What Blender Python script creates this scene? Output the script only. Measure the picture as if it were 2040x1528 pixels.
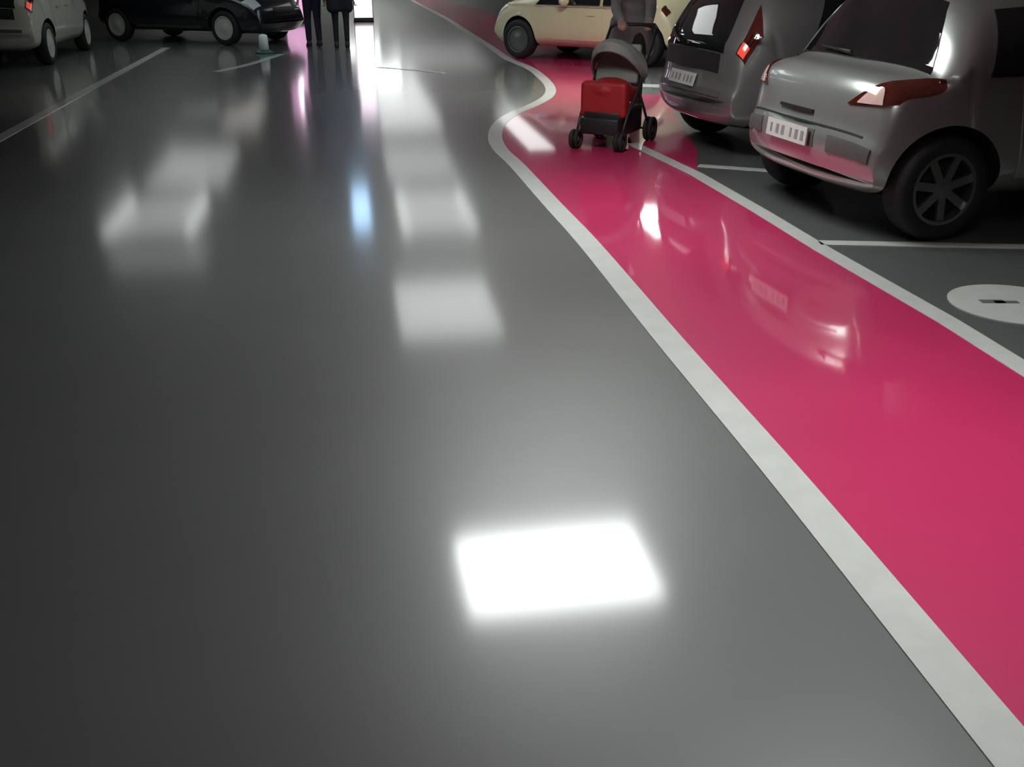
import bpy, bmesh, math, random
from mathutils import Vector, Matrix, geometry
random.seed(7)
for o in list(bpy.data.objects): bpy.data.objects.remove(o)
S = bpy.context.scene
COL = S.collection
PI = math.pi

# ------------------------------------------------------------------ camera
F, W_, H_ = 2000.0, 2040, 1528
CAM_H, PITCH = 1.60, math.radians(23.12)
SP, CP = math.sin(PITCH), math.cos(PITCH)
cam = bpy.data.cameras.new('camera'); cam.sensor_fit = 'HORIZONTAL'; cam.sensor_width = 36.0
cam.lens = F / W_ * 36.0; cam.clip_end = 300
co = bpy.data.objects.new('camera', cam); COL.objects.link(co)
co.location = (0, 0, CAM_H); co.rotation_euler = (PI/2 - PITCH, 0, 0)
S.camera = co
# ------------------------------------------------------------------ world / exposure
w = bpy.data.worlds.new('world'); S.world = w; w.use_nodes = True
w.node_tree.nodes['Background'].inputs[0].default_value = (0.5, 0.55, 0.55, 1)
w.node_tree.nodes['Background'].inputs[1].default_value = 0.02
S.view_settings.view_transform = 'Standard'; S.view_settings.look = 'None'
S.view_settings.gamma = 1.0; S.view_settings.use_curve_mapping = False
S.view_settings.exposure = 0.25

def G(px, py, z=0.0):
    """photo pixel -> point of the place at height z"""
    zc = (CAM_H - z) / (SP + (py - H_/2) / F * CP)
    return Vector(((px - W_/2) / F * zc, (zc - (CAM_H - z) * SP) / CP, z))

# ------------------------------------------------------------------ materials
MATS = {}
def mat(name, col, rough=0.5, metal=0.0, spec=0.5, coat=0.0, coat_r=0.03, emit=None, es=0.0, noise=0.0, scale=8.0, bump=0.0, bscale=40.0, ior=1.5, trans=0.0):
    if name in MATS: return MATS[name]
    m = bpy.data.materials.new(name); m.use_nodes = True
    nt = m.node_tree; b = nt.nodes['Principled BSDF']
    c = (*col, 1)
    b.inputs['Base Color'].default_value = c
    b.inputs['Roughness'].default_value = rough
    b.inputs['Metallic'].default_value = metal
    b.inputs['Specular IOR Level'].default_value = spec
    b.inputs['IOR'].default_value = ior
    b.inputs['Coat Weight'].default_value = coat
    b.inputs['Coat Roughness'].default_value = coat_r
    b.inputs['Transmission Weight'].default_value = trans
    if emit:
        b.inputs['Emission Color'].default_value = (*emit, 1); b.inputs['Emission Strength'].default_value = es
    tc = nt.nodes.new('ShaderNodeTexCoord')
    if noise > 0:
        n = nt.nodes.new('ShaderNodeTexNoise'); n.inputs['Scale'].default_value = scale; n.inputs['Detail'].default_value = 5
        r = nt.nodes.new('ShaderNodeValToRGB')
        r.color_ramp.elements[0].position = 0.3; r.color_ramp.elements[1].position = 0.7
        r.color_ramp.elements[0].color = (*[x*(1-noise) for x in col], 1)
        r.color_ramp.elements[1].color = (*[min(1, x*(1+noise)) for x in col], 1)
        nt.links.new(tc.outputs['Object'], n.inputs['Vector']); nt.links.new(n.outputs['Fac'], r.inputs['Fac'])
        nt.links.new(r.outputs['Color'], b.inputs['Base Color'])
    if bump > 0:
        n2 = nt.nodes.new('ShaderNodeTexNoise'); n2.inputs['Scale'].default_value = bscale; n2.inputs['Detail'].default_value = 3
        bp = nt.nodes.new('ShaderNodeBump'); bp.inputs['Strength'].default_value = bump; bp.inputs['Distance'].default_value = 0.01
        nt.links.new(tc.outputs['Object'], n2.inputs['Vector']); nt.links.new(n2.outputs['Fac'], bp.inputs['Height'])
        nt.links.new(bp.outputs['Normal'], b.inputs['Normal']); nt.links.new(bp.outputs['Normal'], b.inputs['Coat Normal'])
    MATS[name] = m
    return m

FR, FC = 0.42, 0.11
m_floor = mat('grey_epoxy', (0.118, 0.126, 0.122), FR, spec=0.9, coat=1.0, coat_r=FC, noise=0.06, scale=1.3)
m_pink = mat('pink_epoxy', (0.60, 0.030, 0.130), FR, spec=0.4, coat=1.0, coat_r=0.05, noise=0.05, scale=1.5)
m_line = mat('white_line_paint', (0.62, 0.63, 0.60), 0.45, coat=0.7, coat_r=0.06, noise=0.05, scale=9)
m_mark = mat('grey_sign_print', (0.16, 0.18, 0.17), 0.45, coat=0.7, coat_r=0.06, noise=0.05)
m_wall = mat('dark_wall_paint', (0.045, 0.047, 0.045), 0.8, noise=0.25, scale=0.8, bump=0.1)
m_backwall = mat('pale_end_wall', (0.62, 0.62, 0.57), 0.8, noise=0.2, scale=0.6, bump=0.1)
m_ceil = mat('concrete_ceiling', (0.42, 0.44, 0.43), 0.9, noise=0.2, scale=0.7, bump=0.1)
m_trim = mat('skirting_paint', (0.09, 0.09, 0.085), 0.6, noise=0.2)
m_lampframe = mat('lamp_housing', (0.6, 0.6, 0.58), 0.5, noise=0.03)
m_tyre = mat('tyre_rubber', (0.012, 0.012, 0.013), 0.75, noise=0.2, scale=30)
m_liner = mat('wheel_arch_liner', (0.006, 0.006, 0.006), 0.9, noise=0.1)
m_alloy = mat('alloy_rim', (0.32, 0.33, 0.32), 0.38, metal=0.9, noise=0.05)
m_palerim = mat('pale_hubcap', (0.60, 0.60, 0.54), 0.4, metal=0.2, noise=0.05)
m_glass = mat('dark_car_glass', (0.006, 0.009, 0.009), 0.03, spec=0.9, coat=0.6, coat_r=0.02, noise=0.1)
m_black = mat('black_plastic', (0.015, 0.015, 0.016), 0.5, noise=0.15, scale=20)
m_greyplas = mat('grey_bumper_plastic', (0.10, 0.10, 0.095), 0.5, noise=0.1, scale=20)
m_red = mat('red_lamp_lens', (0.075, 0.012, 0.007), 0.08, coat=1.0, noise=0.15, scale=15)
m_redbright = mat('lit_red_lamp_lens', (0.5, 0.03, 0.02), 0.1, coat=1.0, noise=0.1, emit=(1.0, 0.12, 0.08), es=0.5)
m_highlight = mat('painted_highlight_pink', (0.80, 0.56, 0.50), 0.12, coat=1.0, noise=0.1, scale=20)  # pinkish highlight put into the colour
m_head = mat('headlamp_lens', (0.75, 0.76, 0.74), 0.08, coat=1.0, noise=0.05)
m_plate = mat('number_plate', (0.58, 0.60, 0.56), 0.4, noise=0.04)
m_print = mat('faded_plate_print', (0.25, 0.26, 0.25), 0.5, noise=0.1)
m_chrome = mat('chrome', (0.7, 0.7, 0.68), 0.15, metal=1.0, noise=0.03)

# ------------------------------------------------------------------ helpers
def link(name, me, m=None, parent=None, smooth=True):
    o = bpy.data.objects.new(name, me); COL.objects.link(o)
    if m is not None and len(me.materials) == 0: me.materials.append(m)
    if parent is not None: o.parent = parent
    if smooth:
        me.polygons.foreach_set('use_smooth', [True]*len(me.polygons))
    return o
def mesh_from(bm, name):
    me = bpy.data.meshes.new(name); bmesh.ops.recalc_face_normals(bm, faces=bm.faces); bm.to_mesh(me); bm.free(); return me
def empty(name, loc=(0,0,0), rz=0.0):
    o = bpy.data.objects.new(name, None); COL.objects.link(o); o.location = loc; o.rotation_euler = (0,0,rz)
    o.empty_display_size = 0.1
    return o
def tag(o, label, cat, group=None):
    o['label'] = label; o['category'] = cat
    if group: o['group'] = group
    return o
def sharp(o, ang=35):
    me = o.data
    me.polygons.foreach_set('use_smooth', [True]*len(me.polygons))
    bm = bmesh.new(); bm.from_mesh(me)
    for e in bm.edges:
        if len(e.link_faces) == 2 and e.calc_face_angle(0) > math.radians(ang): e.smooth = False
    bm.to_mesh(me); bm.free()
    return o
def box(bm, cx, cy, cz, sx, sy, sz, rot=None, bev=0.0):
    r = bmesh.ops.create_cube(bm, size=1.0)
    vs = r['verts']
    for v in vs: v.co = Vector((v.co.x*sx, v.co.y*sy, v.co.z*sz))
    if bev > 0:
        es = list({e for v in vs for e in v.link_edges})
        res = bmesh.ops.bevel(bm, geom=es, offset=bev, segments=2, affect='EDGES', profile=0.5)
        vs = list({v for f in res['faces'] for v in f.verts} | {v for v in vs if v.is_valid})
    for v in vs:
        if rot is not None: v.co = rot @ v.co
        v.co += Vector((cx, cy, cz))
def boxobj(name, c, s, m, parent=None, bev=0.0, rot=None):
    bm = bmesh.new(); box(bm, *c, *s, rot=rot, bev=bev)
    o = link(name, mesh_from(bm, name), m, parent); return sharp(o)
def tube(bm, pts, r, n=8, closed=False):
    pts = [Vector(p) for p in pts]; rings = []
    N = len(pts); up = None
    for i, p in enumerate(pts):
        a = pts[(i-1) % N] if (closed or i > 0) else p
        b = pts[(i+1) % N] if (closed or i < N-1) else p
        d = (b - a).normalized()
        if up is None:
            up = Vector((0,0,1)) if abs(d.z) < 0.9 else Vector((1,0,0))
        s = d.cross(up).normalized(); up = s.cross(d).normalized()
        rr = r[i] if isinstance(r, (list, tuple)) else r
        rings.append([bm.verts.new(p + (s*math.cos(t)+up*math.sin(t))*rr) for t in [2*PI*k/n for k in range(n)]])
    for i in range(N if closed else N-1):
        A, B = rings[i], rings[(i+1) % N]
        for k in range(n): bm.faces.new((A[k], A[(k+1)%n], B[(k+1)%n], B[k]))
    if not closed:
        bm.faces.new(rings[0][::-1]); bm.faces.new(rings[-1])
def lathe(bm, prof, n=32, axis='y', c=(0,0,0), closed=True):
    """prof: (radius, along-axis); revolve around the axis"""
    rings = []
    for (r, h) in prof:
        ring = []
        for k in range(n):
            a = 2*PI*k/n
            if axis == 'y': v = (r*math.cos(a), h, r*math.sin(a))
            elif axis == 'x': v = (h, r*math.cos(a), r*math.sin(a))
            else: v = (r*math.cos(a), r*math.sin(a), h)
            ring.append(bm.verts.new(Vector(v)+Vector(c)))
        rings.append(ring)
    m = len(rings)
    for i in range(m if closed else m-1):
        A, B = rings[i], rings[(i+1) % m]
        for k in range(n): bm.faces.new((A[k], A[(k+1)%n], B[(k+1)%n], B[k]))
    if not closed:
        bm.faces.new(rings[0]); bm.faces.new(rings[-1][::-1])
def prism(bm, poly, z0, z1):
    """closed polygon in xy, extruded"""
    tri = geometry.tessellate_polygon([[Vector((p[0], p[1], 0)) for p in poly]])
    A = [bm.verts.new((p[0], p[1], z1)) for p in poly]; B = [bm.verts.new((p[0], p[1], z0)) for p in poly]
    for t in tri:
        try: bm.faces.new([A[i] for i in t]); bm.faces.new([B[i] for i in reversed(t)])
        except ValueError: pass
    n = len(poly)
    for i in range(n):
        bm.faces.new((A[i], B[i], B[(i+1)%n], A[(i+1)%n]))
def evalmesh(o):
    dg = bpy.context.evaluated_depsgraph_get(); dg.update()
    return bpy.data.meshes.new_from_object(o.evaluated_get(dg))
def crom(P, t):
    """Catmull-Rom through tuples, t in [0, len-1]"""
    n = len(P); i = min(max(int(t), 0), n-2); u = t - i
    p0, p1, p2, p3 = P[max(i-1,0)], P[i], P[i+1], P[min(i+2,n-1)]
    return tuple(0.5*((2*b)+(c-a)*u+(2*a-5*b+4*c-d)*u*u+(3*b-a-3*c+d)*u**3) for a,b,c,d in zip(p0,p1,p2,p3))
def smoothpath(P, sub=6):
    out = []
    for i in range((len(P)-1)*sub+1): out.append(crom(P, i/sub))
    return out

# ------------------------------------------------------------------ the setting
GA = math.radians(9.0)                        # the bays and the walkway stand at 9 degrees to the camera
U = Vector((-math.sin(GA), math.cos(GA), 0)); V = Vector((math.cos(GA), math.sin(GA), 0))
def grid(a, b, z=0.0): return V*a + U*b + Vector((0,0,z))
A0, A1, B0, B1, CEIL = -17.0, 9.5, -9.0, 56.0, 2.7
def slab(name, a0, a1, b0, b1, z0, z1, m):
    c = grid((a0+a1)/2, (b0+b1)/2, (z0+z1)/2)
    o = boxobj(name, (0,0,0), (a1-a0, b1-b0, z1-z0), m); o.location = c; o.rotation_euler = (0,0,GA); o['kind'] = 'structure'
    return o
bm = bmesh.new()
prism(bm, [tuple(grid(a,b)[:2]) for a,b in ((A0,B0),(A1,B0),(A1,B1),(A0,B1))], -0.2, 0.0)
floor = link('floor', mesh_from(bm, 'floor'), m_floor, smooth=False); floor['kind'] = 'structure'
slab('ceiling', A0, A1, B0, B1, CEIL, CEIL+0.2, m_ceil)
slab('wall_left', A0-0.2, A0, B0, B1, 0, CEIL, m_wall)
slab('wall_right', A1, A1+0.2, B0, B1, 0, CEIL, m_wall)
slab('wall_back', A0, A1, B1, B1+0.2, 0, CEIL, m_backwall)
slab('wall_front', A0, A1, B0-0.2, B0, 0, CEIL, m_wall)
slab('baseboard_right', A1-0.02, A1, B0, B1, 0, 0.12, m_trim)

# --- painted markings, parts of the floor
def marking(name, poly, z1, m, label=None):
    bm = bmesh.new(); prism(bm, poly, 0.0002, z1)
    o = link(name, mesh_from(bm, name), m, floor, smooth=False)
    if label: o['label'] = label
    return o
def ribbon(pts, wd):
    L, R = [], []
    P = [Vector((p[0], p[1], 0)) for p in pts]
    for i, p in enumerate(P):
        d = (P[min(i+1, len(P)-1)] - P[max(i-1, 0)]).normalized(); n = Vector((-d.y, d.x, 0))
        L.append((p + n*wd/2)[:2]); R.append((p - n*wd/2)[:2])
    return L + R[::-1]
def linemark(name, px, wd, label=None, ext0=0.0, ext1=0.0, sub=1, z1=0.004):
    P = [G(*p)[:2] for p in px]
    if ext0: d = (Vector(P[0])-Vector(P[1])).normalized(); P.insert(0, tuple(Vector(P[0]) + d*ext0))
    if ext1: d = (Vector(P[-1])-Vector(P[-2])).normalized(); P.append(tuple(Vector(P[-1]) + d*ext1))
    if sub > 1: P = smoothpath([tuple(p) for p in P], sub)
    return marking(name, ribbon(P, wd), z1, m_line, label)
left_edge = [(1958,1425),(1675,1081),(1528,905),(1328,672),(1174,487),(1100,407),(1030,330),(997,298),(986,272),(996,246),(1024,226),
             (1062,210),(1092,192),(1096,174),(1078,152),(1052,134),(1012,117),(975,92),(930,63),(888,36),(835,8),(800,-10)]
right_edge = [(2040,735),(1891,642),(1640,498),(1512,420),(1388,348),(1259,286)]
LE = [G(*p) for p in left_edge]; RE = [G(*p) for p in right_edge]
dl = (LE[0]-LE[2]).normalized(); dr = (RE[0]-RE[3]).normalized()
poly = [tuple((LE[0]+dl*6.0)[:2])] + smoothpath([tuple(p[:2]) for p in LE], 5)
far = [(845,-14),(883,0),(965,20),(1060,62),(1150,106),(1230,140),(1252,190),(1250,268)]
poly += [tuple(G(*p)[:2]) for p in far] + [tuple(p[:2]) for p in RE[::-1]] + [tuple((RE[0]+dr*8.0)[:2])]
marking('walkway', poly, 0.002, m_pink, 'glossy pink painted walkway curving between white lines')
marking('walkway_branch', [tuple(G(*p)[:2]) for p in ((1250.5,285),(1252.5,188),(1318,188),(1352,238),(1388,298),(1388,340))], 0.002, m_pink)
linemark('border_line', left_edge, 0.135, ext0=6.0, sub=5)
linemark('border_line', right_edge, 0.115, ext0=8.0)
linemark('bay_line', [(1632,484),(2040,492)], 0.10, ext1=3.0)
linemark('bay_line', [(1392,330),(1545,341)], 0.10, ext1=3.2)
linemark('bay_line', [(1268,170),(1330,172)], 0.30)
linemark('aisle_line', [(-20,286),(160,187),(332,95)], 0.13, ext0=4.0)
linemark('aisle_line', [(430,143),(500,127),(560,108)], 0.12, sub=4)
linemark('aisle_line', [(755,134),(820,139),(885,146)], 0.10)  # pale strip across the far floor
# round white bay sign on the floor with its dark mark
c = G(2022, 606); R0 = 0.315
marking('bay_roundel', [(c.x+R0*math.cos(2*PI*k/48), c.y+R0*math.sin(2*PI*k/48)) for k in range(48)], 0.004, m_line, 'round white painted bay sign')
mk = bmesh.new()
for (ox, oy, sx, sy) in ((-0.10,0.03,0.12,0.055),(-0.035,0.02,0.12,0.04)):
    box(mk, c.x+ox, c.y+oy, 0.0047, sx, sy, 0.0012)
mo = link('roundel_mark', mesh_from(mk, 'roundel_mark'), m_mark, floor, smooth=False)

# ------------------------------------------------------------------ ceiling lights (found from where the floor mirrors them, plus added fill lights)
def mirror_pos(px, py, H=CEIL):
    g = G(px, py); k = 1 + H/CAM_H
    return Vector((g.x*k, g.y*k, H))
def lamp(x0, x1, y0, y1, strength, label, col=(0.95, 1.0, 0.98), tubes=0, rz=None, pos=None, size=None, group=None, skirt=0.0, visor=0.0):
    """a flush panel whose mirror image fills the pixel box, or an added one at pos"""
    if pos is None:
        cx, cy = (x0+x1)/2, (y0+y1)/2
        a, b = mirror_pos(cx, y0), mirror_pos(cx, y1)
        c_ = (a+b)/2; ln = (a-b).length
        l, r = mirror_pos(x0, cy), mirror_pos(x1, cy); wd = (r-l).length
    else:
        c_ = Vector((*pos, CEIL)); wd, ln = size
    t = empty('ceiling_light', (c_.x, c_.y, CEIL), GA if rz is None else rz)
    tag(t, label, 'lamp', group)
    bm = bmesh.new(); e = 0.035
    for sx in (-1, 1): box(bm, sx*(wd/2+e/2), 0, -0.03, e, ln+2*e, 0.06)
    for sy in (-1, 1): box(bm, 0, sy*(ln/2+e/2), -0.03, wd, e, 0.06)
    link('frame', mesh_from(bm, 'frame'), m_lampframe, t, smooth=False)
    m = mat('lamp_glow_%s_%.1f' % (str(col), strength), (0.8,0.8,0.8), 0.5, emit=col, es=strength)
    bm = bmesh.new(); box(bm, 0, 0, -0.02, wd, ln, 0.03)
    link('diffuser', mesh_from(bm, 'diffuser'), m, t, smooth=False)
    if visor:                                   # added dark hood, hides the panel's floor reflection and lights forward
        bm = bmesh.new(); box(bm, 0, -(ln/2+e+0.008), -visor/2, wd+2*e, 0.016, visor)
        for sx in (-1, 1): box(bm, sx*(wd/2+e+0.008), 0, -visor/2, 0.016, ln+2*e, visor)
        link('hood', mesh_from(bm, 'hood'), m_black, t, smooth=False)
    if skirt:                                   # added deep black skirt, cuts light off the parked car's flank
        bm = bmesh.new()
        for sx in (-1, 1): box(bm, sx*(wd/2+e+0.008), 0, -skirt/2, 0.016, ln+2*e+0.03, skirt)
        for sy in (-1, 1): box(bm, 0, sy*(ln/2+e+0.008), -skirt/2, wd+2*e, 0.016, skirt)
        link('skirt', mesh_from(bm, 'skirt'), m_black, t, smooth=False)
    if tubes:
        mt = mat('lamp_tube_%.1f' % tubes, (0.8,0.8,0.8), 0.5, emit=col, es=tubes)
        for s in (-1, 1):
            bm = bmesh.new(); tube(bm, [(s*wd*0.42, -ln*0.45, -0.05), (s*wd*0.42, ln*0.45, -0.05)], min(0.06, wd*0.06), 10)
            link('lamp_tube', mesh_from(bm, 'lamp_tube'), mt, t)
    return t
lamp(918, 1296, 1068, 1226, 16.0, 'bright white square ceiling light nearest ahead over the grey aisle', rz=math.radians(10))
lamp(792, 985, 568, 682, 1.9, 'wide white ceiling light second ahead over the aisle')
lamp(792, 940, 388, 470, 1.0, 'white ceiling light third ahead over the aisle, with bright tubes', tubes=1.8)
lamp(768, 900, 300, 362, 0.7, 'dim ceiling light fourth ahead over the aisle')
lamp(745, 850, 150, 262, 1.2, 'long pale ceiling light fifth ahead, far down the aisle')
lamp(780, 960, 98, 142, 0.42, 'added wide dim fill panel near the end of the garage')  # added panel, its mirror image brightens the far floor
lamp(228, 405, 402, 475, 0.75, 'ceiling light with two bright tubes over the left bays', tubes=2.2)
lamp(230, 412, 502, 545, 0.35, 'dim ceiling light nearest over the left bays')
lamp(318, 465, 304, 378, 0.8, 'wide pale ceiling light farther over the left bays')
lamp(312, 440, 186, 214, 0.9, 'narrow pale ceiling light far over the left bays')
lamp(455, 525, 205, 262, 0.5, 'small dim ceiling light far left of the aisle', col=(1.0,0.97,0.9))
lamp(1266, 1342, 415, 480, 5.0, 'white ceiling light above the far end of the pink walkway')
lamp(1012, 1062, 225, 305, 1.6, 'far ceiling light above the bend of the pink walkway')
lamp(703, 737, 385, 462, 4.5, 'long narrow blue ceiling light over the aisle', col=(0.42, 0.68, 1.0))
lamp(0,0,0,0, 18.5, 'added white square fill light overhead above the pink walkway', pos=(1.35, 2.95), size=(0.95, 0.95), skirt=0.5)  # unseen lamp added to light the near floor
lamp(0,0,0,0, 8.0, 'added white square fill light overhead behind the viewer', pos=(0.9, -2.2), size=(1.4, 1.2), skirt=0.45)  # unseen lamp added behind the camera to lift the near floor
lamp(0,0,0,0, 9.0, 'added white fill light over the far end of the garage aisle', pos=(-5.0, 40.0), size=(1.5, 1.2))  # added lamp to brighten the distant floor
lamp(0,0,0,0, 24.0, 'added white fill light farthest down the garage aisle', pos=(-7.0, 50.0), size=(1.5, 1.2))  # added lamp to brighten the end wall and far floor
lamp(0,0,0,0, 52.0, 'added hooded fill light over the aisle before the cream car', pos=(1.0, 13.2), size=(1.2, 0.5), visor=0.36, rz=math.radians(2))  # added to brighten the cream car, kept out of the floor reflection

# ------------------------------------------------------------------ cars
class Shape:
    """body surface: columns fan from the underside to the top profile, lateral section a superellipse"""
    def __init__(s, pairs, W, belt, Hh, roofw, L, p=6.0, bow=0.12, tr=0.13, tf=0.18):
        s.P, s.W, s.belt, s.Hh, s.roofw, s.L, s.p, s.bow, s.tr, s.tf = pairs, W, belt, Hh, roofw, L, p, bow, tr, tf
        s.n = len(pairs)-1
    def col(s, k): return crom(s.P, min(max(k,0), s.n))
    def width(s, x, z):
        w = s.W
        if z < 0.45: w -= 0.06*((0.45-z)/0.25)**2*1.0
        if z > s.belt:
            u = (z-s.belt)/(s.Hh-s.belt); w = w - (s.W-s.roofw)*(0.25*u+0.75*u**1.6)
        else: w -= 0.025*max(0,(z-0.55))/(max(0.05, s.belt-0.55))
        a = 0.75
        if x < a: w *= 1 - s.tr*((a-x)/a)**2
        b = s.L-0.95
        if x > b: w *= 1 - s.tf*((x-b)/0.95)**2
        return max(w, 0.05)
    def pt(s, k, n, m):
        xt, zt, xb, zb = s.col(k); f = (m+1)/2
        x = xb + (xt-xb)*f; z = zb + (zt-zb)*f
        y = n*s.width(x, z)
        z -= 0.02*n*n*max(m,0)
        x += s.bow*n*n*max(0, 1-x/1.1) - s.bow*n*n*max(0, 1-(s.L-x)/1.0)
        return Vector((x, y, z))
    def ang(s, k, th):
        c, d = math.cos(th), math.sin(th); e = 2.0/s.p
        return s.pt(k, math.copysign(abs(c)**e, c), math.copysign(abs(d)**e, d))
    def nrm(s, fn, a, b):
        h = 1e-3
        u = fn(a+h, b)-fn(a-h, b); v = fn(a, b+h)-fn(a, b-h); n = u.cross(v)
        return n.normalized() if n.length > 1e-12 else Vector((0,0,1))
    def side(s, x, z, sgn):
        """point on the flank above (x, z)"""
        lo, hi = 0.0, float(s.n)
        def cr(k):
            xt, zt, xb, zb = s.col(k); return (xt-xb)*(z-zb)-(zt-zb)*(x-xb)   # <0: point lies ahead
        for _ in range(40):
            mid = (lo+hi)/2
            if cr(mid) < 0: lo = mid
            else: hi = mid
        xt, zt, xb, zb = s.col(lo); d = math.hypot(xt-xb, zt-zb)
        f = max(0.0, min(1.0, ((x-xb)*(xt-xb)+(z-zb)*(zt-zb))/(d*d+1e-9)))
        m = 2*f-1
        return s.pt(lo, sgn*(max(0, 1-abs(m)**s.p))**(1/s.p), m)
    def body(s, K=84, N=72):
        bm = bmesh.new(); rings = []
        # denser rings where the control points sit close together
        for i in range(K+1):
            k = 0.02 + (s.n-0.04)*i/K
            rings.append([bm.verts.new(s.ang(k, 2*PI*j/N + PI/N)) for j in range(N)])
        for i in range(K):
            A, B = rings[i], rings[i+1]
            for j in range(N): bm.faces.new((A[j], A[(j+1)%N], B[(j+1)%N], B[j]))
        bm.faces.new(rings[0][::-1]); bm.faces.new(rings[-1])
        return bm
def sheet(name, fn, nu, nv, th, m, parent, off=0.004):
    """thin solid patch: fn(u, v) gives point and outward normal, u and v in 0..1"""
    bm = bmesh.new(); T, Bt = [], []
    for i in range(nu+1):
        ra, rb = [], []
        for j in range(nv+1):
            p, n = fn(i/nu, j/nv)
            ra.append(bm.verts.new(p+n*(off+th))); rb.append(bm.verts.new(p+n*(off-0.012)))
        T.append(ra); Bt.append(rb)
    for i in range(nu):
        for j in range(nv):
            bm.faces.new((T[i][j], T[i+1][j], T[i+1][j+1], T[i][j+1])); bm.faces.new((Bt[i][j+1], Bt[i+1][j+1], Bt[i+1][j], Bt[i][j]))
    for i in range(nu):
        bm.faces.new((T[i][0], Bt[i][0], Bt[i+1][0], T[i+1][0])); bm.faces.new((T[i+1][nv], Bt[i+1][nv], Bt[i][nv], T[i][nv]))
    for j in range(nv):
        bm.faces.new((T[0][j+1], Bt[0][j+1], Bt[0][j], T[0][j])); bm.faces.new((T[nu][j], Bt[nu][j], Bt[nu][j+1], T[nu][j+1]))
    return sharp(link(name, mesh_from(bm, name), m, parent), 50)
def out(n, ref):
    return n if n.dot(ref) > 0 else -n
def side_patch(name, sh, quad, sgn, m, parent, th=0.003, off=0.003, nu=10, nv=6, bulge=0.0):
    """quad: (x,z) corners rear-bottom, front-bottom, front-top, rear-top"""
    (a, b, c, d) = [Vector((q[0], q[1])) for q in quad]
    def fn(u, v):
        lo = a.lerp(b, u); hi = d.lerp(c, u); q = lo.lerp(hi, v)
        hump = bulge*math.sin(PI*u)*v
        q = Vector((q.x, q.y + hump))
        p = sh.side(q.x, q.y, sgn)
        n = sh.nrm(lambda x, z: sh.side(x, z, sgn), q.x, q.y)
        return p, out(n, Vector((0, sgn, 0.15)))
    return sheet(name, fn, nu, nv, th, m, parent, off)
def top_patch(name, sh, k0, k1, n0, n1, m, parent, th=0.003, off=0.003, nu=10, nv=12, pinch=0.0):
    """patch on the top profile: k0..k1 along, lateral fraction n0..n1"""
    def fn(u, v):
        k = k0+(k1-k0)*u; n = n0+(n1-n0)*v; n *= 1-pinch*u
        f = lambda kk, nn: sh.pt(kk, nn, (max(0, 1-abs(nn)**sh.p))**(1/sh.p))
        nr = sh.nrm(f, k, n); c = sh.col(k)
        return f(k, n), out(nr, Vector((0.0, 0, 1)) if 0.3 < u else Vector((-1 if c[0] < sh.L/2 else 1, 0, 0.8)))
    return sheet(name, fn, nu, nv, th, m, parent, off)
def corner_patch(name, sh, kf, a0, a1, m, parent, sgn, th=0.008, off=0.004, nu=8, nv=14, front=False):
    """wraps from the end face round the corner; kf(v) gives the two k bounds, angle runs a0 (end face) .. a1 (flank)"""
    def fn(u, v):
        a = a0+(a1-a0)*v; lo, hi = kf(v); k = lo+(hi-lo)*u
        f = lambda kk, aa: (lambda q: Vector((q.x, sgn*q.y, q.z)))(sh.ang(kk, aa))
        nr = sh.nrm(f, k, a); p = f(k, a)
        return p, out(nr, Vector((1 if front else -1, sgn*0.8, 0.3)))
    return sheet(name, fn, nu, nv, th, m, parent, off)

def corner_z(name, sh, zf, a0, a1, m, parent, sgn, th=0.008, off=0.004, nu=8, nv=18):
    """like corner_patch, but bounded by two heights"""
    def kz(a, z):
        lo, hi = 0.0, 9.0
        for _ in range(30):
            md = (lo+hi)/2
            if sh.ang(md, a).z < z: lo = md
            else: hi = md
        return lo
    return corner_patch(name, sh, lambda v: tuple(kz(a0+(a1-a0)*v, z) for z in zf(v)), a0, a1, m, parent, sgn, th, off, nu, nv)

def make_wheel(parent, x, y, sgn, R, wd, rim_m, spokes, rim_r):
    bm = bmesh.new()
    h = wd/2
    prof = [(rim_r, -h*0.9), (rim_r+0.02, -h), (R-0.03, -h), (R-0.006, -h*0.75), (R, -h*0.4), (R, h*0.4), (R-0.006, h*0.75), (R-0.03, h), (rim_r+0.02, h), (rim_r, h*0.9)]
    lathe(bm, prof, 40, 'y')
    wh = link('wheel', mesh_from(bm, 'wheel'), m_tyre, parent); wh.location = (x, y, R); sharp(wh, 50)
    bm = bmesh.new(); o = sgn
    # barrel, lip, dish, spokes, hub
    lathe(bm, [(rim_r, -h*0.9), (rim_r, h*0.92), (rim_r-0.018, h*0.95), (rim_r-0.022, h*0.7), (rim_r-0.02, -h*0.9)], 40, 'y')
    if spokes:
        for k in range(spokes):
            a = 2*PI*k/spokes + 0.3
            rot = Matrix.Rotation(-a, 3, 'Y')
            box(bm, *(rot @ Vector(((rim_r+0.03)/2, o*h*0.62, 0))), rim_r-0.03, 0.022, 0.05, rot=rot)
        lathe(bm, [(0.0005, o*h*0.8), (0.055, o*h*0.76), (0.062, o*h*0.5), (0.0005, o*h*0.45)], 20, 'y', closed=False)
    else:
        lathe(bm, [(0.0005, o*h*0.95), (0.06, o*h*0.92), (0.10, o*h*0.75), (rim_r-0.03, o*h*0.8), (rim_r-0.02, o*h*0.6), (0.0005, o*h*0.5)], 32, 'y', closed=False)
    rm = link('rim', mesh_from(bm, 'rim'), rim_m, wh); sharp(rm, 40)
    bm = bmesh.new(); lathe(bm, [(0.0005, o*h*0.30), (rim_r-0.025, o*h*0.30), (rim_r-0.025, o*h*0.2), (0.0005, o*h*0.2)], 28, 'y', closed=False)
    link('brake_disc', mesh_from(bm, 'brake_disc'), m_liner, wh)
    return wh

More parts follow.
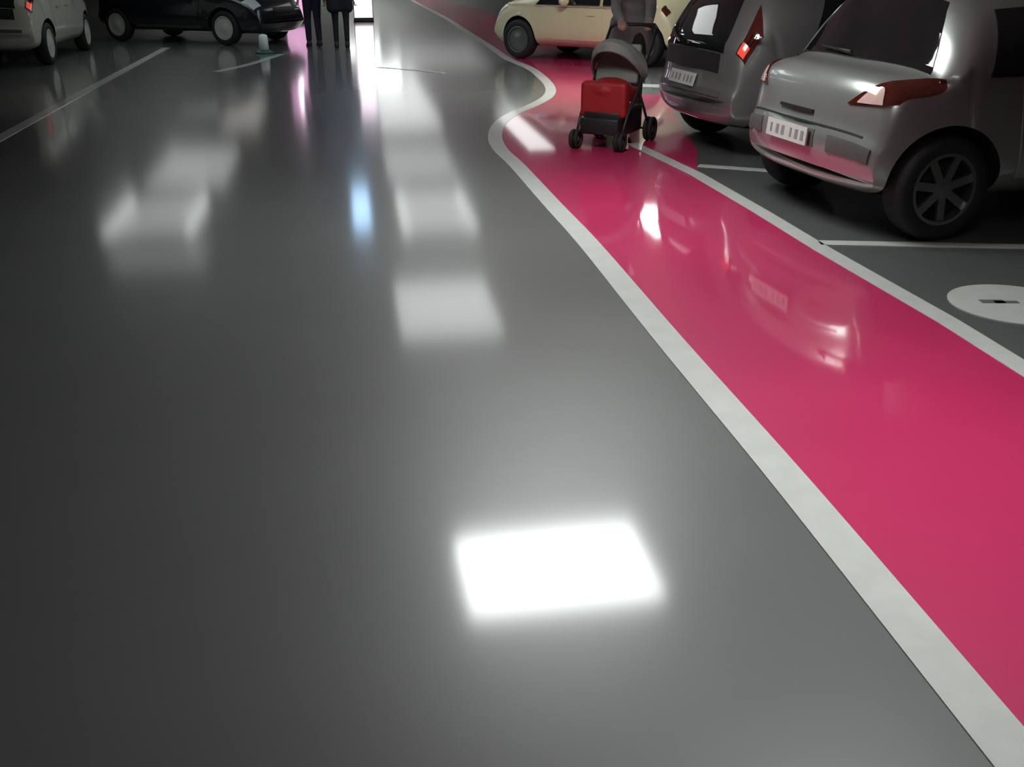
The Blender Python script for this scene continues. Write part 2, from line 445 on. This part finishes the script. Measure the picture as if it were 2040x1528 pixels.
def make_car(name, sh, paint, loc, rz, wheels, R, rim_m, spokes, rim_r, spec, label, group=None):
    t = empty(name, loc, rz); tag(t, label, 'car', group)
    bm = sh.body(); me = mesh_from(bm, 'body')
    tmp = link('body', me, paint, t)
    bm = bmesh.new()
    for xw in wheels:
        for sg in (-1, 1):
            lathe(bm, [(0.0005, sg*(sh.W-0.27)), (R+0.05, sg*(sh.W-0.27)), (R+0.05, sg*(sh.W+0.25)), (0.0005, sg*(sh.W+0.25))], 40, 'y', c=(xw, 0, R+0.01), closed=False)
    cme = mesh_from(bm, 'cut'); cme.materials.append(m_liner)
    cut = bpy.data.objects.new('cut', cme); COL.objects.link(cut); cut.parent = t
    if len(me.materials) == 1: me.materials.append(m_liner)
    for pz in cme.polygons: pz.material_index = 0
    md = tmp.modifiers.new('b', 'BOOLEAN'); md.operation = 'DIFFERENCE'; md.object = cut; md.solver = 'EXACT'; md.material_mode = 'TRANSFER'
    new = evalmesh(tmp); tmp.modifiers.clear(); tmp.data = new; bpy.data.objects.remove(cut)
    sharp(tmp, 40)
    for xw in wheels:
        for sg in (-1, 1): make_wheel(t, xw, sg*(sh.W-0.115), sg, R, 0.20, rim_m, spokes, rim_r)
    spec(t, sh, paint)
    return t
def common(t, sh, paint, sidewins, doors, rear, screen, lights, plate_k, front_k):
    for sg in (-1, 1):
        for q in sidewins: side_patch('side_window', sh, q, sg, m_glass, t)
        for q in doors:
            d = side_patch('door', sh, q, sg, paint, t, th=0.004, off=0.002)
            hx, hz = q[0][0]+0.16, max(q[0][1], q[3][1])-0.10
            side_patch('door_handle', sh, ((hx,hz-0.015),(hx+0.17,hz-0.015),(hx+0.17,hz+0.02),(hx,hz+0.02)), sg, paint, d, th=0.02, off=0.006, nu=4, nv=2)
        # mirror
        mx = doors[-1][1][0]-0.30
        p = sh.side(mx, sh.belt+0.05, sg)
        mb = bmesh.new(); bmesh.ops.create_uvsphere(mb, u_segments=16, v_segments=10, radius=1.0)
        for v in mb.verts: v.co = Vector((v.co.x*0.07, v.co.y*0.11, v.co.z*0.075)) + p + Vector((0, sg*0.11, 0.02))
        link('wing_mirror', mesh_from(mb, 'wing_mirror'), paint, t)
        for (kf, a0, a1, mm, fr, nm) in lights: corner_patch(nm, sh, kf, a0, a1, mm, t, sg, front=fr)
    top_patch('rear_window', sh, rear[0], rear[1], -rear[2], rear[2], m_glass, t, pinch=0.10)
    top_patch('windscreen', sh, screen[1], screen[0], -screen[2], screen[2], m_glass, t, pinch=0.08)
    top_patch('front_grille', sh, front_k[1], front_k[0], -0.45, 0.45, m_black, t, th=0.006)
    c = sh.pt(plate_k, 0, 1); c2 = sh.pt(plate_k+0.1, 0, 1); tilt = math.atan2(c2.x-c.x, c2.z-c.z)
    rot = Matrix.Rotation(tilt, 3, 'Y')
    pl = boxobj('number_plate', tuple(c+Vector((-0.012,0,0))), (0.012, 0.50, 0.11), m_plate, t, rot=rot)
    for q, yy in enumerate((0.19,0.11,0.04,-0.06,-0.13,-0.20)):
        bm = bmesh.new(); box(bm, 0,0,0, 0.003, 0.034 if q % 3 else 0.022, 0.058, rot=rot)
        pp = link('plate_print', mesh_from(bm, 'plate_print'), m_print, pl, smooth=False); pp.location = c+Vector((-0.019, yy, 0))

# hatchback with a stepped tail
def hatch_pairs(L, H, sx=1.0):
    return [(0.03,.385,0.03,.345),(0.005,.46,0.05,.31),(0.00,.57,0.12,.275),(0.03,.67,0.20,.25),(0.045,.79,0.28,.24),(0.075,.89,.36,.23),(0.16,.955,.42,.225),(0.38,.99,.48,.22),
      (.46,1.08,.55,.22),(.56,1.26,.64,.22),(.68,H-.05,.78,.21),(.95,H-.01,1.0,.20),(1.5,H,1.5,.20),(2.1,H-.01,2.1,.20),(2.45,H-.06,2.5,.20),
      (2.8,1.20,2.85,.20),(3.15,1.0,3.15,.20),(L-.7,.93,L-.7,.20),(L-.3,.82,L-.4,.20),(L-.08,.68,L-.22,.22),(L-.02,.56,L-.1,.28),(L,.47,L-.03,.36),(L,.43,L,.40)]
silver = mat('silver_paint', (0.44, 0.465, 0.44), 0.30, metal=0.65, coat=0.8, noise=0.02)
silver2 = mat('grey_silver_paint', (0.30, 0.30, 0.30), 0.32, metal=0.65, coat=0.8, noise=0.02)
cream = mat('cream_paint', (0.68, 0.62, 0.40), 0.30, coat=0.9, noise=0.02)
navy = mat('near_black_paint', (0.012, 0.014, 0.020), 0.25, coat=1.0, noise=0.05)
pale = mat('pale_grey_paint', (0.52, 0.52, 0.45), 0.35, coat=0.8, noise=0.02)

def spec_silver(t, sh, paint):
    sw = [((0.70,.96),(1.62,.96),(1.60,1.36),(0.84,1.32)), ((1.68,.96),(2.98,.96),(2.42,1.34),(1.66,1.37))]
    drs = [((1.06,.36),(1.72,.36),(1.74,.93),(0.98,.93)), ((1.75,.34),(2.78,.34),(2.92,.92),(1.77,.93))]
    tl = lambda v: (4.25, 4.32+1.55*math.sin(PI*0.5*min(1, v*1.6))**1.1)
    hl = lambda v: (17.9-0.3*v, 18.7)
    common(t, sh, paint, sw, drs, (7.15, 9.75, 0.84), (14.1, 15.9, 0.86),
           [(hl, 1.1, 0.35, m_head, True, 'headlight')], 1.85, (19.0, 19.8))
    for sg in (-1, 1):
        tz = lambda v: (0.785+0.02*v, 0.79+0.15*math.sin(PI*0.5*min(1, v*1.7))*(1 if v < 0.75 else math.cos((v-0.75)*3.2)))
        tli = corner_z('tail_light', sh, tz, 1.30, 0.36, m_red, t, sg)
        corner_z('tail_highlight', sh, lambda v: (0.797, 0.803+0.085*math.sin(PI*v)), 1.16, 0.66, m_highlight, tli, sg, th=0.013)  # pale inset standing in for the highlight on the tail light
        corner_patch('bumper_pad', sh, lambda v: (1.35, 2.25), 1.42, 0.55, m_greyplas, t, sg, th=0.006)
    top_patch('plate_recess', sh, 1.35, 2.35, -0.36, 0.36, m_greyplas, t, th=0.001)
    top_patch('tailgate_gap', sh, 2.62, 2.74, -0.85, 0.85, m_black, t, th=0.001, nu=2, nv=24)
    top_patch('tailgate_handle', sh, 3.2, 3.36, -0.26, 0.26, m_black, t, th=0.006, nu=3)
    # rear wiper resting along the foot of the window
    p0 = sh.pt(7.2, 0, 1)+Vector((-0.02,0,0.03)); p1 = sh.pt(7.55, 0.5, 1)+Vector((-0.025,0,0.015))
    bm = bmesh.new(); tube(bm, [p0, p1], [0.012, 0.006], 8)
    link('rear_wiper', mesh_from(bm, 'rear_wiper'), m_black, t)
shA = Shape(hatch_pairs(4.2, 1.45), 0.885, 0.95, 1.45, 0.60, 4.2)
ANG = math.radians(15)
make_car('hatchback_car', shA, silver, (1.79, 6.62, 0), ANG, (0.58, 3.22), 0.315, m_alloy, 7, 0.215, spec_silver,
         'silver hatchback with stepped tail, nearest parked car on the right')

# taller hatch with lamps up the pillars
def tall_pairs(L, H):
    return [(0.00,.50,0.00,.44),(0.01,.57,0.02,.35),(0.03,.64,0.08,.29),(0.04,.74,0.18,.26),(0.05,.86,0.28,.24),(0.07,.95,.38,.23),(0.13,1.06,.46,.22),
      (.22,1.22,.54,.22),(.32,1.36,.64,.22),(.45,H-.04,.78,.21),(.85,H-.01,1.0,.20),(1.5,H,1.5,.20),(2.1,H-.01,2.1,.20),(2.45,H-.06,2.5,.20),
      (2.8,1.24,2.85,.20),(3.1,1.03,3.12,.20),(L-.6,.96,L-.6,.20),(L-.25,.84,L-.35,.20),(L-.07,.68,L-.2,.22),(L-.02,.56,L-.1,.28),(L,.47,L-.03,.36),(L,.43,L,.40)]
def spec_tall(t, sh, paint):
    sw = [((0.72,1.0),(1.58,.99),(1.56,1.40),(0.92,1.37)), ((1.64,.99),(2.92,.99),(2.42,1.36),(1.62,1.41))]
    drs = [((1.10,.36),(1.66,.36),(1.68,.95),(0.95,.95)), ((1.70,.34),(2.68,.34),(2.84,.95),(1.72,.95))]
    tl = lambda v: (4.6, 7.6-0.9*v)
    hl = lambda v: (16.9-0.3*v, 17.7)
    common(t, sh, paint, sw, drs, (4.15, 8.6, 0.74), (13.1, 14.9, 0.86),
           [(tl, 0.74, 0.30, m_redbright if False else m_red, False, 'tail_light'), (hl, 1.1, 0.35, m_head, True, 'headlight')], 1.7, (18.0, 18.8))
    top_patch('tailgate_dark_panel', sh, 2.75, 4.05, -0.70, 0.70, m_black, t, th=0.004)  # black panel added to darken the tailgate
    for sg in (-1, 1):
        corner_patch('brake_lens', sh, lambda v: (4.75, 5.7), 0.68, 0.40, m_redbright, t, sg, th=0.014)
    top_patch('bumper_pad', sh, 0.4, 1.0, -0.8, 0.8, m_greyplas, t, th=0.006)
shB = Shape(tall_pairs(4.0, 1.49), 0.86, 0.97, 1.49, 0.60, 4.0)
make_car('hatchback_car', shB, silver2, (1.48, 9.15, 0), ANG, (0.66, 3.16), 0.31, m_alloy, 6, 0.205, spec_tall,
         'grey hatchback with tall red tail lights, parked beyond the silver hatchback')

# small rounded car
def round_pairs(L, H):
    return [(0.00,.52,0.00,.46),(0.01,.60,0.03,.36),(0.04,.70,0.10,.29),(0.10,.82,0.20,.26),(0.18,.92,0.30,.24),(0.27,1.02,.40,.23),(0.37,1.12,.48,.22),
      (.48,1.24,.56,.22),(.62,1.36,.66,.22),(.80,H-.05,.82,.21),(1.1,H-.01,1.1,.20),(1.5,H,1.5,.20),(1.9,H-.02,1.9,.20),(2.15,H-.09,2.2,.20),
      (2.42,1.22,2.45,.20),(2.68,1.04,2.68,.20),(L-.6,.97,L-.6,.20),(L-.28,.86,L-.35,.20),(L-.09,.70,L-.2,.22),(L-.03,.58,L-.1,.28),(L,.49,L-.03,.36),(L,.44,L,.40)]
def spec_round(t, sh, paint):
    sw = [((0.62,.90),(1.30,.88),(1.30,1.34),(0.88,1.28)), ((1.36,.88),(2.58,.87),(2.14,1.29),(1.36,1.36))]
    drs = [((1.28,.34),(2.26,.34),(2.38,.83),(1.30,.83))]
    tl = lambda v: (3.2, 4.3)
    hl = lambda v: (16.6, 17.7)
    common(t, sh, paint, sw, drs, (5.6, 8.4, 0.8), (13.0, 14.8, 0.86),
           [(tl, 0.8, 0.35, m_red, False, 'tail_light'), (hl, 0.95, 0.40, m_head, True, 'headlight')], 2.6, (18.0, 18.8))
    for sg in (-1, 1):
        side_patch('chrome_strip', sh, ((0.65,.835),(2.6,.835),(2.6,.862),(0.65,.862)), sg, m_chrome, t, th=0.006, nu=16, nv=1)
        side_patch('indicator_lens', sh, ((2.92,.70),(3.02,.70),(3.02,.74),(2.92,.74)), sg, m_head, t, th=0.012, nu=2, nv=1)
shC = Shape(round_pairs(3.7, 1.47), 0.83, 0.86, 1.49, 0.57, 3.6)
hd = Vector((-0.80, 0.60, 0)); near_f = G(1037, 116); rt = Vector((0.60, 0.80, 0))
fa = near_f + rt*0.72
o_ = fa - hd*2.96
make_car('compact_car', shC, cream, (o_.x, o_.y, 0), math.atan2(hd.y, hd.x), (0.58, 2.96), 0.31, m_alloy, 0, 0.205, spec_round,
         'small rounded cream car standing across the end of the pink walkway')

# dark saloon-like hatch side-on at the far left
def spec_dark(t, sh, paint):
    spec_tall(t, sh, paint)
    for sg in (-1, 1):
        side_patch('sill_strip', sh, ((1.15,.30),(2.75,.30),(2.75,.34),(1.15,.34)), sg, m_greyplas, t, th=0.006, nu=8, nv=1)
shD = Shape(tall_pairs(4.2, 1.47), 0.87, 0.96, 1.47, 0.60, 4.2)
ad = math.radians(-24); hd = Vector((math.cos(ad), math.sin(ad), 0)); rt = Vector((hd.y, -hd.x, 0))
fw = G(455, 90); fa = fw - rt*0.76; o_ = fa - hd*3.32
make_car('hatchback_car', shD, navy, (o_.x, o_.y, 0), ad, (0.66, 3.32), 0.315, m_palerim, 0, 0.215, spec_dark,
         'near-black car seen side-on with a pale wheel, far left')
# pale car parked along the left
shE = Shape(tall_pairs(4.1, 1.55), 0.87, 0.98, 1.55, 0.63, 4.1)
w0, w1 = G(97, 128), G(178, 97); hd = (w1-w0).normalized(); lf = Vector((-hd.y, hd.x, 0))
o_ = w0 + lf*0.76 - hd*0.66
make_car('hatchback_car', shE, pale, (o_.x, o_.y, 0), math.atan2(hd.y, hd.x), (0.66, 3.26), 0.315, m_palerim, 0, 0.215, spec_tall,
         'pale grey car seen from its end in the far left corner')

# ------------------------------------------------------------------ people
def capsule(bm, p0, r0, p1, r1, n=12):
    p0, p1 = Vector(p0), Vector(p1); d = p1-p0; L = max(d.length, 1e-5); q = d.to_track_quat('Z', 'Y').to_matrix()
    rings = []
    for i in range(-4, 1): a = i*PI/8; rings.append((r0*math.cos(a), r0*math.sin(a)))
    for i in range(0, 5): a = i*PI/8; rings.append((r1*math.cos(a), L + r1*math.sin(a)))
    R = []
    for (r, h) in rings:
        r = max(r, 1e-4); R.append([bm.verts.new(p0 + q @ Vector((r*math.cos(2*PI*k/n), r*math.sin(2*PI*k/n), h))) for k in range(n)])
    for A, B in zip(R[:-1], R[1:]):
        for k in range(n): bm.faces.new((A[k], A[(k+1)%n], B[(k+1)%n], B[k]))
    bm.faces.new(R[0][::-1]); bm.faces.new(R[-1])
def ell(bm, c, r, rot=None):
    res = bmesh.ops.create_uvsphere(bm, u_segments=18, v_segments=12, radius=1.0)
    for v in res['verts']:
        p = Vector((v.co.x*r[0], v.co.y*r[1], v.co.z*r[2]))
        if rot is not None: p = rot @ p
        v.co = p + Vector(c)
def blob(name, build, voxel, m, parent, smooth=4):
    bm = bmesh.new(); build(bm); me = mesh_from(bm, name)
    o = bpy.data.objects.new(name, me); COL.objects.link(o)
    md = o.modifiers.new('r', 'REMESH'); md.mode = 'VOXEL'; md.voxel_size = voxel
    ms = o.modifiers.new('s', 'SMOOTH'); ms.factor = 0.5; ms.iterations = smooth
    new = evalmesh(o); bpy.data.objects.remove(o)
    return link(name, new, m, parent)
m_skin = mat('skin', (0.45, 0.26, 0.19), 0.5, noise=0.05)
m_eye = mat('eye', (0.05, 0.04, 0.03), 0.2, noise=0.1)
def person(loc, rz, top_m, leg_m, shoe_m, hair_m, label, stride=0.12, coat=None, hands=None, skirt_to=None, gap=0.09, lean=0.0, slim=1.0):
    """faces local +y; hands: two wrist points or None; coat: hem height of a long coat"""
    t = empty('person', loc, rz); tag(t, label, 'person')
    def L_(x, y, z): return Vector((x, y + lean*max(0, z-0.9), z))
    hips = [Vector((s*gap, 0, 0.90)) for s in (-1, 1)]
    feet = [Vector((-gap, stride, 0.08)), Vector((gap, -stride, 0.09))]
    knees = [(hips[i]+feet[i])/2 + Vector((0, 0.05, 0.02)) for i in (0, 1)]
    sho = [L_(s*0.165, 0, 1.395) for s in (-1, 1)]
    if hands is None:
        wr = [L_(-0.25, -stride*0.8+0.03, 0.86), L_(0.25, stride*0.8+0.03, 0.86)]
        el = [L_(-0.24, -stride*0.5-0.03, 1.12), L_(0.24, stride*0.5-0.03, 1.12)]
    else:
        wr = [Vector(h) for h in hands]; el = [(sho[i]+wr[i])/2 + Vector(((-1, 1)[i]*0.02, -0.06, -0.10)) for i in (0, 1)]
    hc = L_(0, 0.03, 1.615)
    def legs(bm, e=0.0):
        for i in (0, 1):
            capsule(bm, hips[i], 0.082+e, knees[i], 0.056+e); capsule(bm, knees[i], 0.055+e, feet[i], 0.038+e)
    def torso(bm, e=0.0):
        ell(bm, (0, 0, 0.96), (0.165+e, 0.115+e, 0.13+e)); ell(bm, L_(0, 0, 1.10), (0.14+e, 0.10+e, 0.16))
        ell(bm, L_(0, 0.005, 1.29), (0.165+e, 0.112+e, 0.17+e)); [capsule(bm, L_(0, 0, 1.42), 0.06+e, q, 0.048+e*0.7) for q in sho]
    def arms(bm, e=0.0, cuff=1.0):
        for i in (0, 1):
            capsule(bm, sho[i], 0.052+e, el[i], 0.040+e); capsule(bm, el[i], 0.040+e, el[i].lerp(wr[i], cuff), 0.027+e)
    def full(bm):
        legs(bm); torso(bm); arms(bm)
        capsule(bm, L_(0, 0, 1.42), 0.06, hc - Vector((0,0,0.07)), 0.052)
        ell(bm, hc, (0.075, 0.095, 0.115)); ell(bm, hc+Vector((0, 0.025, -0.06)), (0.055, 0.065, 0.055))
        capsule(bm, hc+Vector((0, 0.088, 0.015)), 0.010, hc+Vector((0, 0.108, -0.025)), 0.014)           # nose
        for s in (-1, 1): ell(bm, hc+Vector((s*0.076, -0.01, -0.01)), (0.012, 0.02, 0.032))              # ears
        capsule(bm, hc+Vector((-0.02, 0.085, -0.058)), 0.009, hc+Vector((0.02, 0.085, -0.058)), 0.009)   # lips
        for i in (0, 1):
            f = feet[i]; capsule(bm, f+Vector((0,-0.025,-0.030)), 0.027, f+Vector((0,0.115,-0.040)), 0.020)
            s = (-1, 1)[i]; d = (wr[i]-el[i]).normalized(); side = Vector((0,1,0)) if hands is None else Vector((-s,0,0))
            pn = d.cross(side).normalized()*(1 if i else -1)
            if hands is not None: pn = Vector((0,0,-1))
            pal = wr[i]+d*0.055
            for q in range(4): capsule(bm, wr[i]+d*0.015+side*(0.008*(q-1.5)), 0.017, wr[i]+d*0.085+side*(0.019*(q-1.5)), 0.0125)
            for q, fl in enumerate((0.036, 0.042, 0.039, 0.030)):                                          # curled fingers
                b0 = wr[i]+d*0.088+side*(0.021*(1.5-q)); b1 = b0+d*fl*0.9+pn*fl*0.5; b2 = b1+pn*fl*0.85-d*fl*0.1
                capsule(bm, b0, 0.0105, b1, 0.0098, 8); capsule(bm, b1, 0.0098, b2, 0.0085, 8)
            th0 = wr[i]+d*0.03+side*0.028; th1 = th0+d*0.03+side*0.022+pn*0.012; th2 = th1+d*0.028+side*0.002+pn*0.014
            capsule(bm, th0, 0.014, th1, 0.0115, 8); capsule(bm, th1, 0.0115, th2, 0.0095, 8)
    b = blob('body', full, 0.0085, m_skin, t, 3)
    for s in (-1, 1):
        bm = bmesh.new(); bmesh.ops.create_uvsphere(bm, u_segments=10, v_segments=8, radius=0.012)
        e = link('eye', mesh_from(bm, 'eye'), m_eye, t); e.location = hc+Vector((s*0.031, 0.083, 0.012))
    def hair(bm):
        ell(bm, hc+Vector((0,-0.024,0.034)), (0.092, 0.104, 0.110)); ell(bm, hc+Vector((0,-0.05,-0.05)), (0.075, 0.055, 0.085))
    blob('hair', hair, 0.012, hair_m, t)
    def trousers(bm):
        for i in (0, 1):
            k = knees[i]; f = feet[i]
            capsule(bm, hips[i], 0.098, k, 0.070*slim); capsule(bm, k, 0.068*slim, f+Vector((0,0,0.05)), 0.055*slim)
        ell(bm, (0, 0, 0.95), (0.178, 0.128, 0.11))
    blob('trousers', trousers, 0.012, leg_m, t)
    def jacket(bm):
        torso(bm, 0.024); arms(bm, 0.016, 0.96); capsule(bm, L_(0,0,1.40), 0.085, L_(0,0.005,1.47), 0.072)
        if coat:
            for k in range(9):
                a = k/8*2-1
                capsule(bm, (a*0.11, 0, 0.95), 0.115, (a*0.15, stride*0.3*a, coat+0.05), 0.075+0.02*abs(a))
    blob('coat' if coat else 'jacket', jacket, 0.012, top_m, t)
    for i in (0, 1):
        f = feet[i]
        def shoe(bm):
            capsule(bm, f+Vector((0,-0.045,-0.030)), 0.049, f+Vector((0,0,0.02)), 0.046); capsule(bm, f+Vector((0,-0.045,-0.032)), 0.046, f+Vector((0,0.07,-0.036)), 0.042); capsule(bm, f+Vector((0,0.07,-0.038)), 0.042, f+Vector((0,0.16,-0.046)), 0.034)
            box(bm, f.x, f.y+0.055, f.z-0.072, 0.078, 0.27, 0.016)
        blob('shoe', shoe, 0.010, shoe_m, t)
    return t
m_blackcloth = mat('black_cloth', (0.010, 0.009, 0.014), 0.8, noise=0.2, scale=30)
m_navycloth = mat('dark_violet_cloth', (0.020, 0.013, 0.034), 0.8, noise=0.2, scale=30)
m_maroon = mat('maroon_cloth', (0.060, 0.010, 0.020), 0.8, noise=0.2, scale=30)
m_greycloth = mat('grey_cloth', (0.26, 0.26, 0.26), 0.85, noise=0.12, scale=20)
m_darkcloth = mat('dark_brown_cloth', (0.035, 0.028, 0.028), 0.85, noise=0.2, scale=20)
m_shoe = mat('black_shoe', (0.012, 0.012, 0.012), 0.5, noise=0.2)
m_hair = mat('dark_hair', (0.03, 0.02, 0.015), 0.6, noise=0.3, scale=60)
m_hair2 = mat('grey_hair', (0.25, 0.24, 0.22), 0.6, noise=0.2, scale=60)
pA = G(627, 93); pB = G(682, 96); pC = G(561, 50); pD = G(1250, 235)
person((pA.x, pA.y, 0), math.radians(20), m_navycloth, m_navycloth, m_shoe, m_hair, 'person in dark violet clothes walking, left of the pair by the bright light', stride=0.07, gap=0.085)
person((pB.x, pB.y, 0), math.radians(8), m_blackcloth, m_blackcloth, m_shoe, m_hair, 'person in a knee-length black coat beside the bright pink-white light', stride=0.05, coat=0.66, gap=0.10, slim=0.85)
person((pC.x, pC.y, 0), math.radians(-20), m_maroon, m_maroon, m_shoe, m_hair, 'person in dark maroon clothes farthest away, beyond the near-black car', stride=0.10, gap=0.07)

# ------------------------------------------------------------------ pushchair
m_hood = mat('grey_hood_cloth', (0.25, 0.25, 0.23), 0.8, noise=0.12, scale=12)
m_redcloth = mat('red_cloth', (0.34, 0.012, 0.014), 0.6, noise=0.1, scale=14)
def pushchair(loc, rz):
    t = empty('pushchair', loc, rz); tag(t, 'pushchair with grey hood and red seat on the pink walkway', 'pushchair')
    # local: front is -y
    bm = bmesh.new()
    ns, nr = 20, 10                                             # hood: ribbed shell, open to the front
    T, B = [], []
    for i in range(nr+1):
        a = PI*0.62*i/nr                                        # sweep from the back edge over the top
        ra, rb = [], []
        for j in range(ns+1):
            f = PI*j/ns
            rib = 1 + 0.025*math.cos(a*9)
            x = 0.265*math.cos(f)*(1-0.10*math.sin(a)); h = math.sin(f)**0.8
            p = Vector((x, 0.17-0.36*math.sin(a*0.85)*h*rib-0.02, 0.60 + 0.35*h*(0.55+0.45*math.sin(a+0.5))*rib - 0.10*(a/PI)))
            ra.append(bm.verts.new(p)); rb.append(bm.verts.new(p*1.0 + Vector((-x*0.05, 0.012, -0.012))))
        T.append(ra); B.append(rb)
    for i in range(nr):
        for j in range(ns):
            bm.faces.new((T[i][j], T[i+1][j], T[i+1][j+1], T[i][j+1])); bm.faces.new((B[i][j+1], B[i+1][j+1], B[i+1][j], B[i][j]))
    for i in range(nr):
        bm.faces.new((T[i][0], B[i][0], B[i+1][0], T[i+1][0])); bm.faces.new((T[i+1][ns], B[i+1][ns], B[i][ns], T[i][ns]))
    for j in range(ns):
        bm.faces.new((T[0][j+1], B[0][j+1], B[0][j], T[0][j])); bm.faces.new((T[nr][j], B[nr][j], B[nr][j+1], T[nr][j+1]))
    link('hood', mesh_from(bm, 'hood'), m_hood, t)
    # hood lining / padded back that fills the shell
    bm = bmesh.new(); box(bm, 0, 0.10, 0.70, 0.40, 0.06, 0.34, rot=Matrix.Rotation(math.radians(-14), 3, 'X'), bev=0.02)
    link('backrest', mesh_from(bm, 'backrest'), m_hood, t)
    def muff(bm):
        ell(bm, (0, -0.10, 0.50), (0.20, 0.20, 0.10)); 
        box(bm, 0, -0.21, 0.42, 0.43, 0.14, 0.31, bev=0.03); box(bm, 0, -0.02, 0.45, 0.40, 0.30, 0.12, bev=0.03)
    blob('seat', muff, 0.010, m_redcloth, t, 6)
    bm = bmesh.new(); box(bm, 0, -0.28, 0.20, 0.36, 0.14, 0.14, bev=0.012); box(bm, 0, -0.26, 0.27, 0.34, 0.05, 0.10, bev=0.012)
    link('footrest', mesh_from(bm, 'footrest'), m_black, t)
    bm = bmesh.new(); box(bm, 0, 0.06, 0.22, 0.38, 0.44, 0.24, bev=0.03)
    link('basket', mesh_from(bm, 'basket'), m_black, t)
    for s in (-1, 1):
        bm = bmesh.new()
        tube(bm, [(s*0.21,-0.36,0.10),(s*0.22,-0.22,0.30),(s*0.225,0.05,0.52),(s*0.225,0.34,0.86),(s*0.225,0.46,0.98)], 0.013, 10)
        tube(bm, [(s*0.225,0.02,0.50),(s*0.235,0.20,0.28),(s*0.24,0.32,0.12)], 0.012, 10)
        link('frame', mesh_from(bm, 'frame'), m_black, t)
        for (y, R, x) in ((-0.36, 0.085, 0.21), (0.33, 0.11, 0.25)):
            bm = bmesh.new()
            for dx in (-0.022, 0.022): lathe(bm, [(R*0.62, dx-0.014), (R-0.006, dx-0.016), (R, dx), (R-0.006, dx+0.016), (R*0.62, dx+0.014)], 24, 'x')
            wh = link('wheel', mesh_from(bm, 'wheel'), m_tyre, t); wh.location = (s*x, y, R)
            bm = bmesh.new(); lathe(bm, [(0.0005,-0.03),(R*0.2,-0.03),(R*0.6,-0.012),(R*0.63,0.0),(R*0.6,0.012),(R*0.2,0.03),(0.0005,0.03)], 20, 'x', closed=False)
            link('wheel_hub', mesh_from(bm, 'wheel_hub'), m_greyplas, wh)
    bm = bmesh.new(); tube(bm, [(-0.225,0.46,0.98),(-0.19,0.50,1.01),(0.19,0.50,1.01),(0.225,0.46,0.98)], 0.016, 10)
    link('handle', mesh_from(bm, 'handle'), m_black, t)
    bm = bmesh.new(); tube(bm, [(-0.24,0.33,0.11),(0.24,0.33,0.11)], 0.010, 8)
    link('axle', mesh_from(bm, 'axle'), m_black, t)
    return t
pg = G(1190, 299)
rzp = math.radians(-26)
ctr = Vector((pg.x, pg.y, 0)) + Matrix.Rotation(rzp, 3, 'Z') @ Vector((0, 0.36, 0))
pushchair((ctr.x, ctr.y, 0), rzp)
hpos = ctr + Matrix.Rotation(rzp, 3, 'Z') @ Vector((0, 0.50, 0))
dirp = Vector((hpos.x-pD.x, hpos.y-pD.y, 0)); rzD = math.atan2(-dirp.x, dirp.y)
dist = dirp.length
person((pD.x, pD.y, 0), rzD, m_greycloth, m_darkcloth, m_shoe, m_hair2, 'person in grey top and dark trousers pushing the pushchair', stride=0.06, coat=0.68, gap=0.08,
       hands=((-0.13, dist-0.10, 1.03), (0.13, dist-0.10, 1.03)), lean=0.10)

# ------------------------------------------------------------------ lit columns and the little post in the distance
m_white_glow = mat('pink_white_glow', (0.8,0.7,0.75), 0.4, emit=(1.0, 0.84, 0.95), es=2.0)
m_lilac_glow = mat('lilac_glow', (0.5,0.3,0.45), 0.4, emit=(0.85, 0.45, 0.72), es=0.9)
m_tube_glow = mat('pink_tube_glow', (0.8,0.7,0.75), 0.4, emit=(1.0, 0.84, 0.95), es=5.0)
def light_column(px, py, wd, face_m, label, hgt=2.4, bright=None):
    p = G(px, py); t = empty('light_column', (p.x, p.y, 0), math.atan2(-p.x, p.y)); tag(t, label, 'light column')
    boxobj('plinth', (0, 0.05, 0.03), (wd+0.06, 0.24, 0.06), m_black, t, bev=0.006)
    boxobj('casing', (0, 0.08, hgt/2+0.03), (wd+0.04, 0.16, hgt-0.06), m_black, t, bev=0.006)
    boxobj('lit_panel', (0, -0.01, hgt/2+0.04), (wd, 0.03, hgt-0.14), face_m, t, bev=0.004)
    if bright:
        bm = bmesh.new(); tube(bm, [(0, -0.05, bright[0]), (0, -0.05, bright[1])], 0.06, 12)
        link('lamp_tube', mesh_from(bm, 'lamp_tube'), m_tube_glow, t)
light_column(725, 44, 0.46, m_white_glow, 'tall pink-white lit column in the distance beside the black coat')
light_column(591, 46, 0.52, m_lilac_glow, 'lilac lit column in the distance, left of the walking pair', bright=(1.05, 2.1))
m_postwhite = mat('post_white', (0.85, 0.92, 0.87), 0.4, noise=0.05)
m_postgreen = mat('post_green', (0.02, 0.10, 0.06), 0.5, noise=0.1)
p = G(527, 106); t = empty('marker_post', (p.x, p.y, 0)); tag(t, 'short white post with green foot by the near-black car', 'post')
bm = bmesh.new(); lathe(bm, [(0.0005,0.0),(0.16,0.0),(0.16,0.02),(0.11,0.05),(0.08,0.06),(0.0005,0.06)], 24, 'z', closed=False); link('foot', mesh_from(bm, 'foot'), m_postgreen, t)
bm = bmesh.new(); lathe(bm, [(0.0005,0.05),(0.085,0.05),(0.075,0.28),(0.06,0.31),(0.0005,0.32)], 24, 'z', closed=False); link('shaft', mesh_from(bm, 'shaft'), m_postwhite, t)
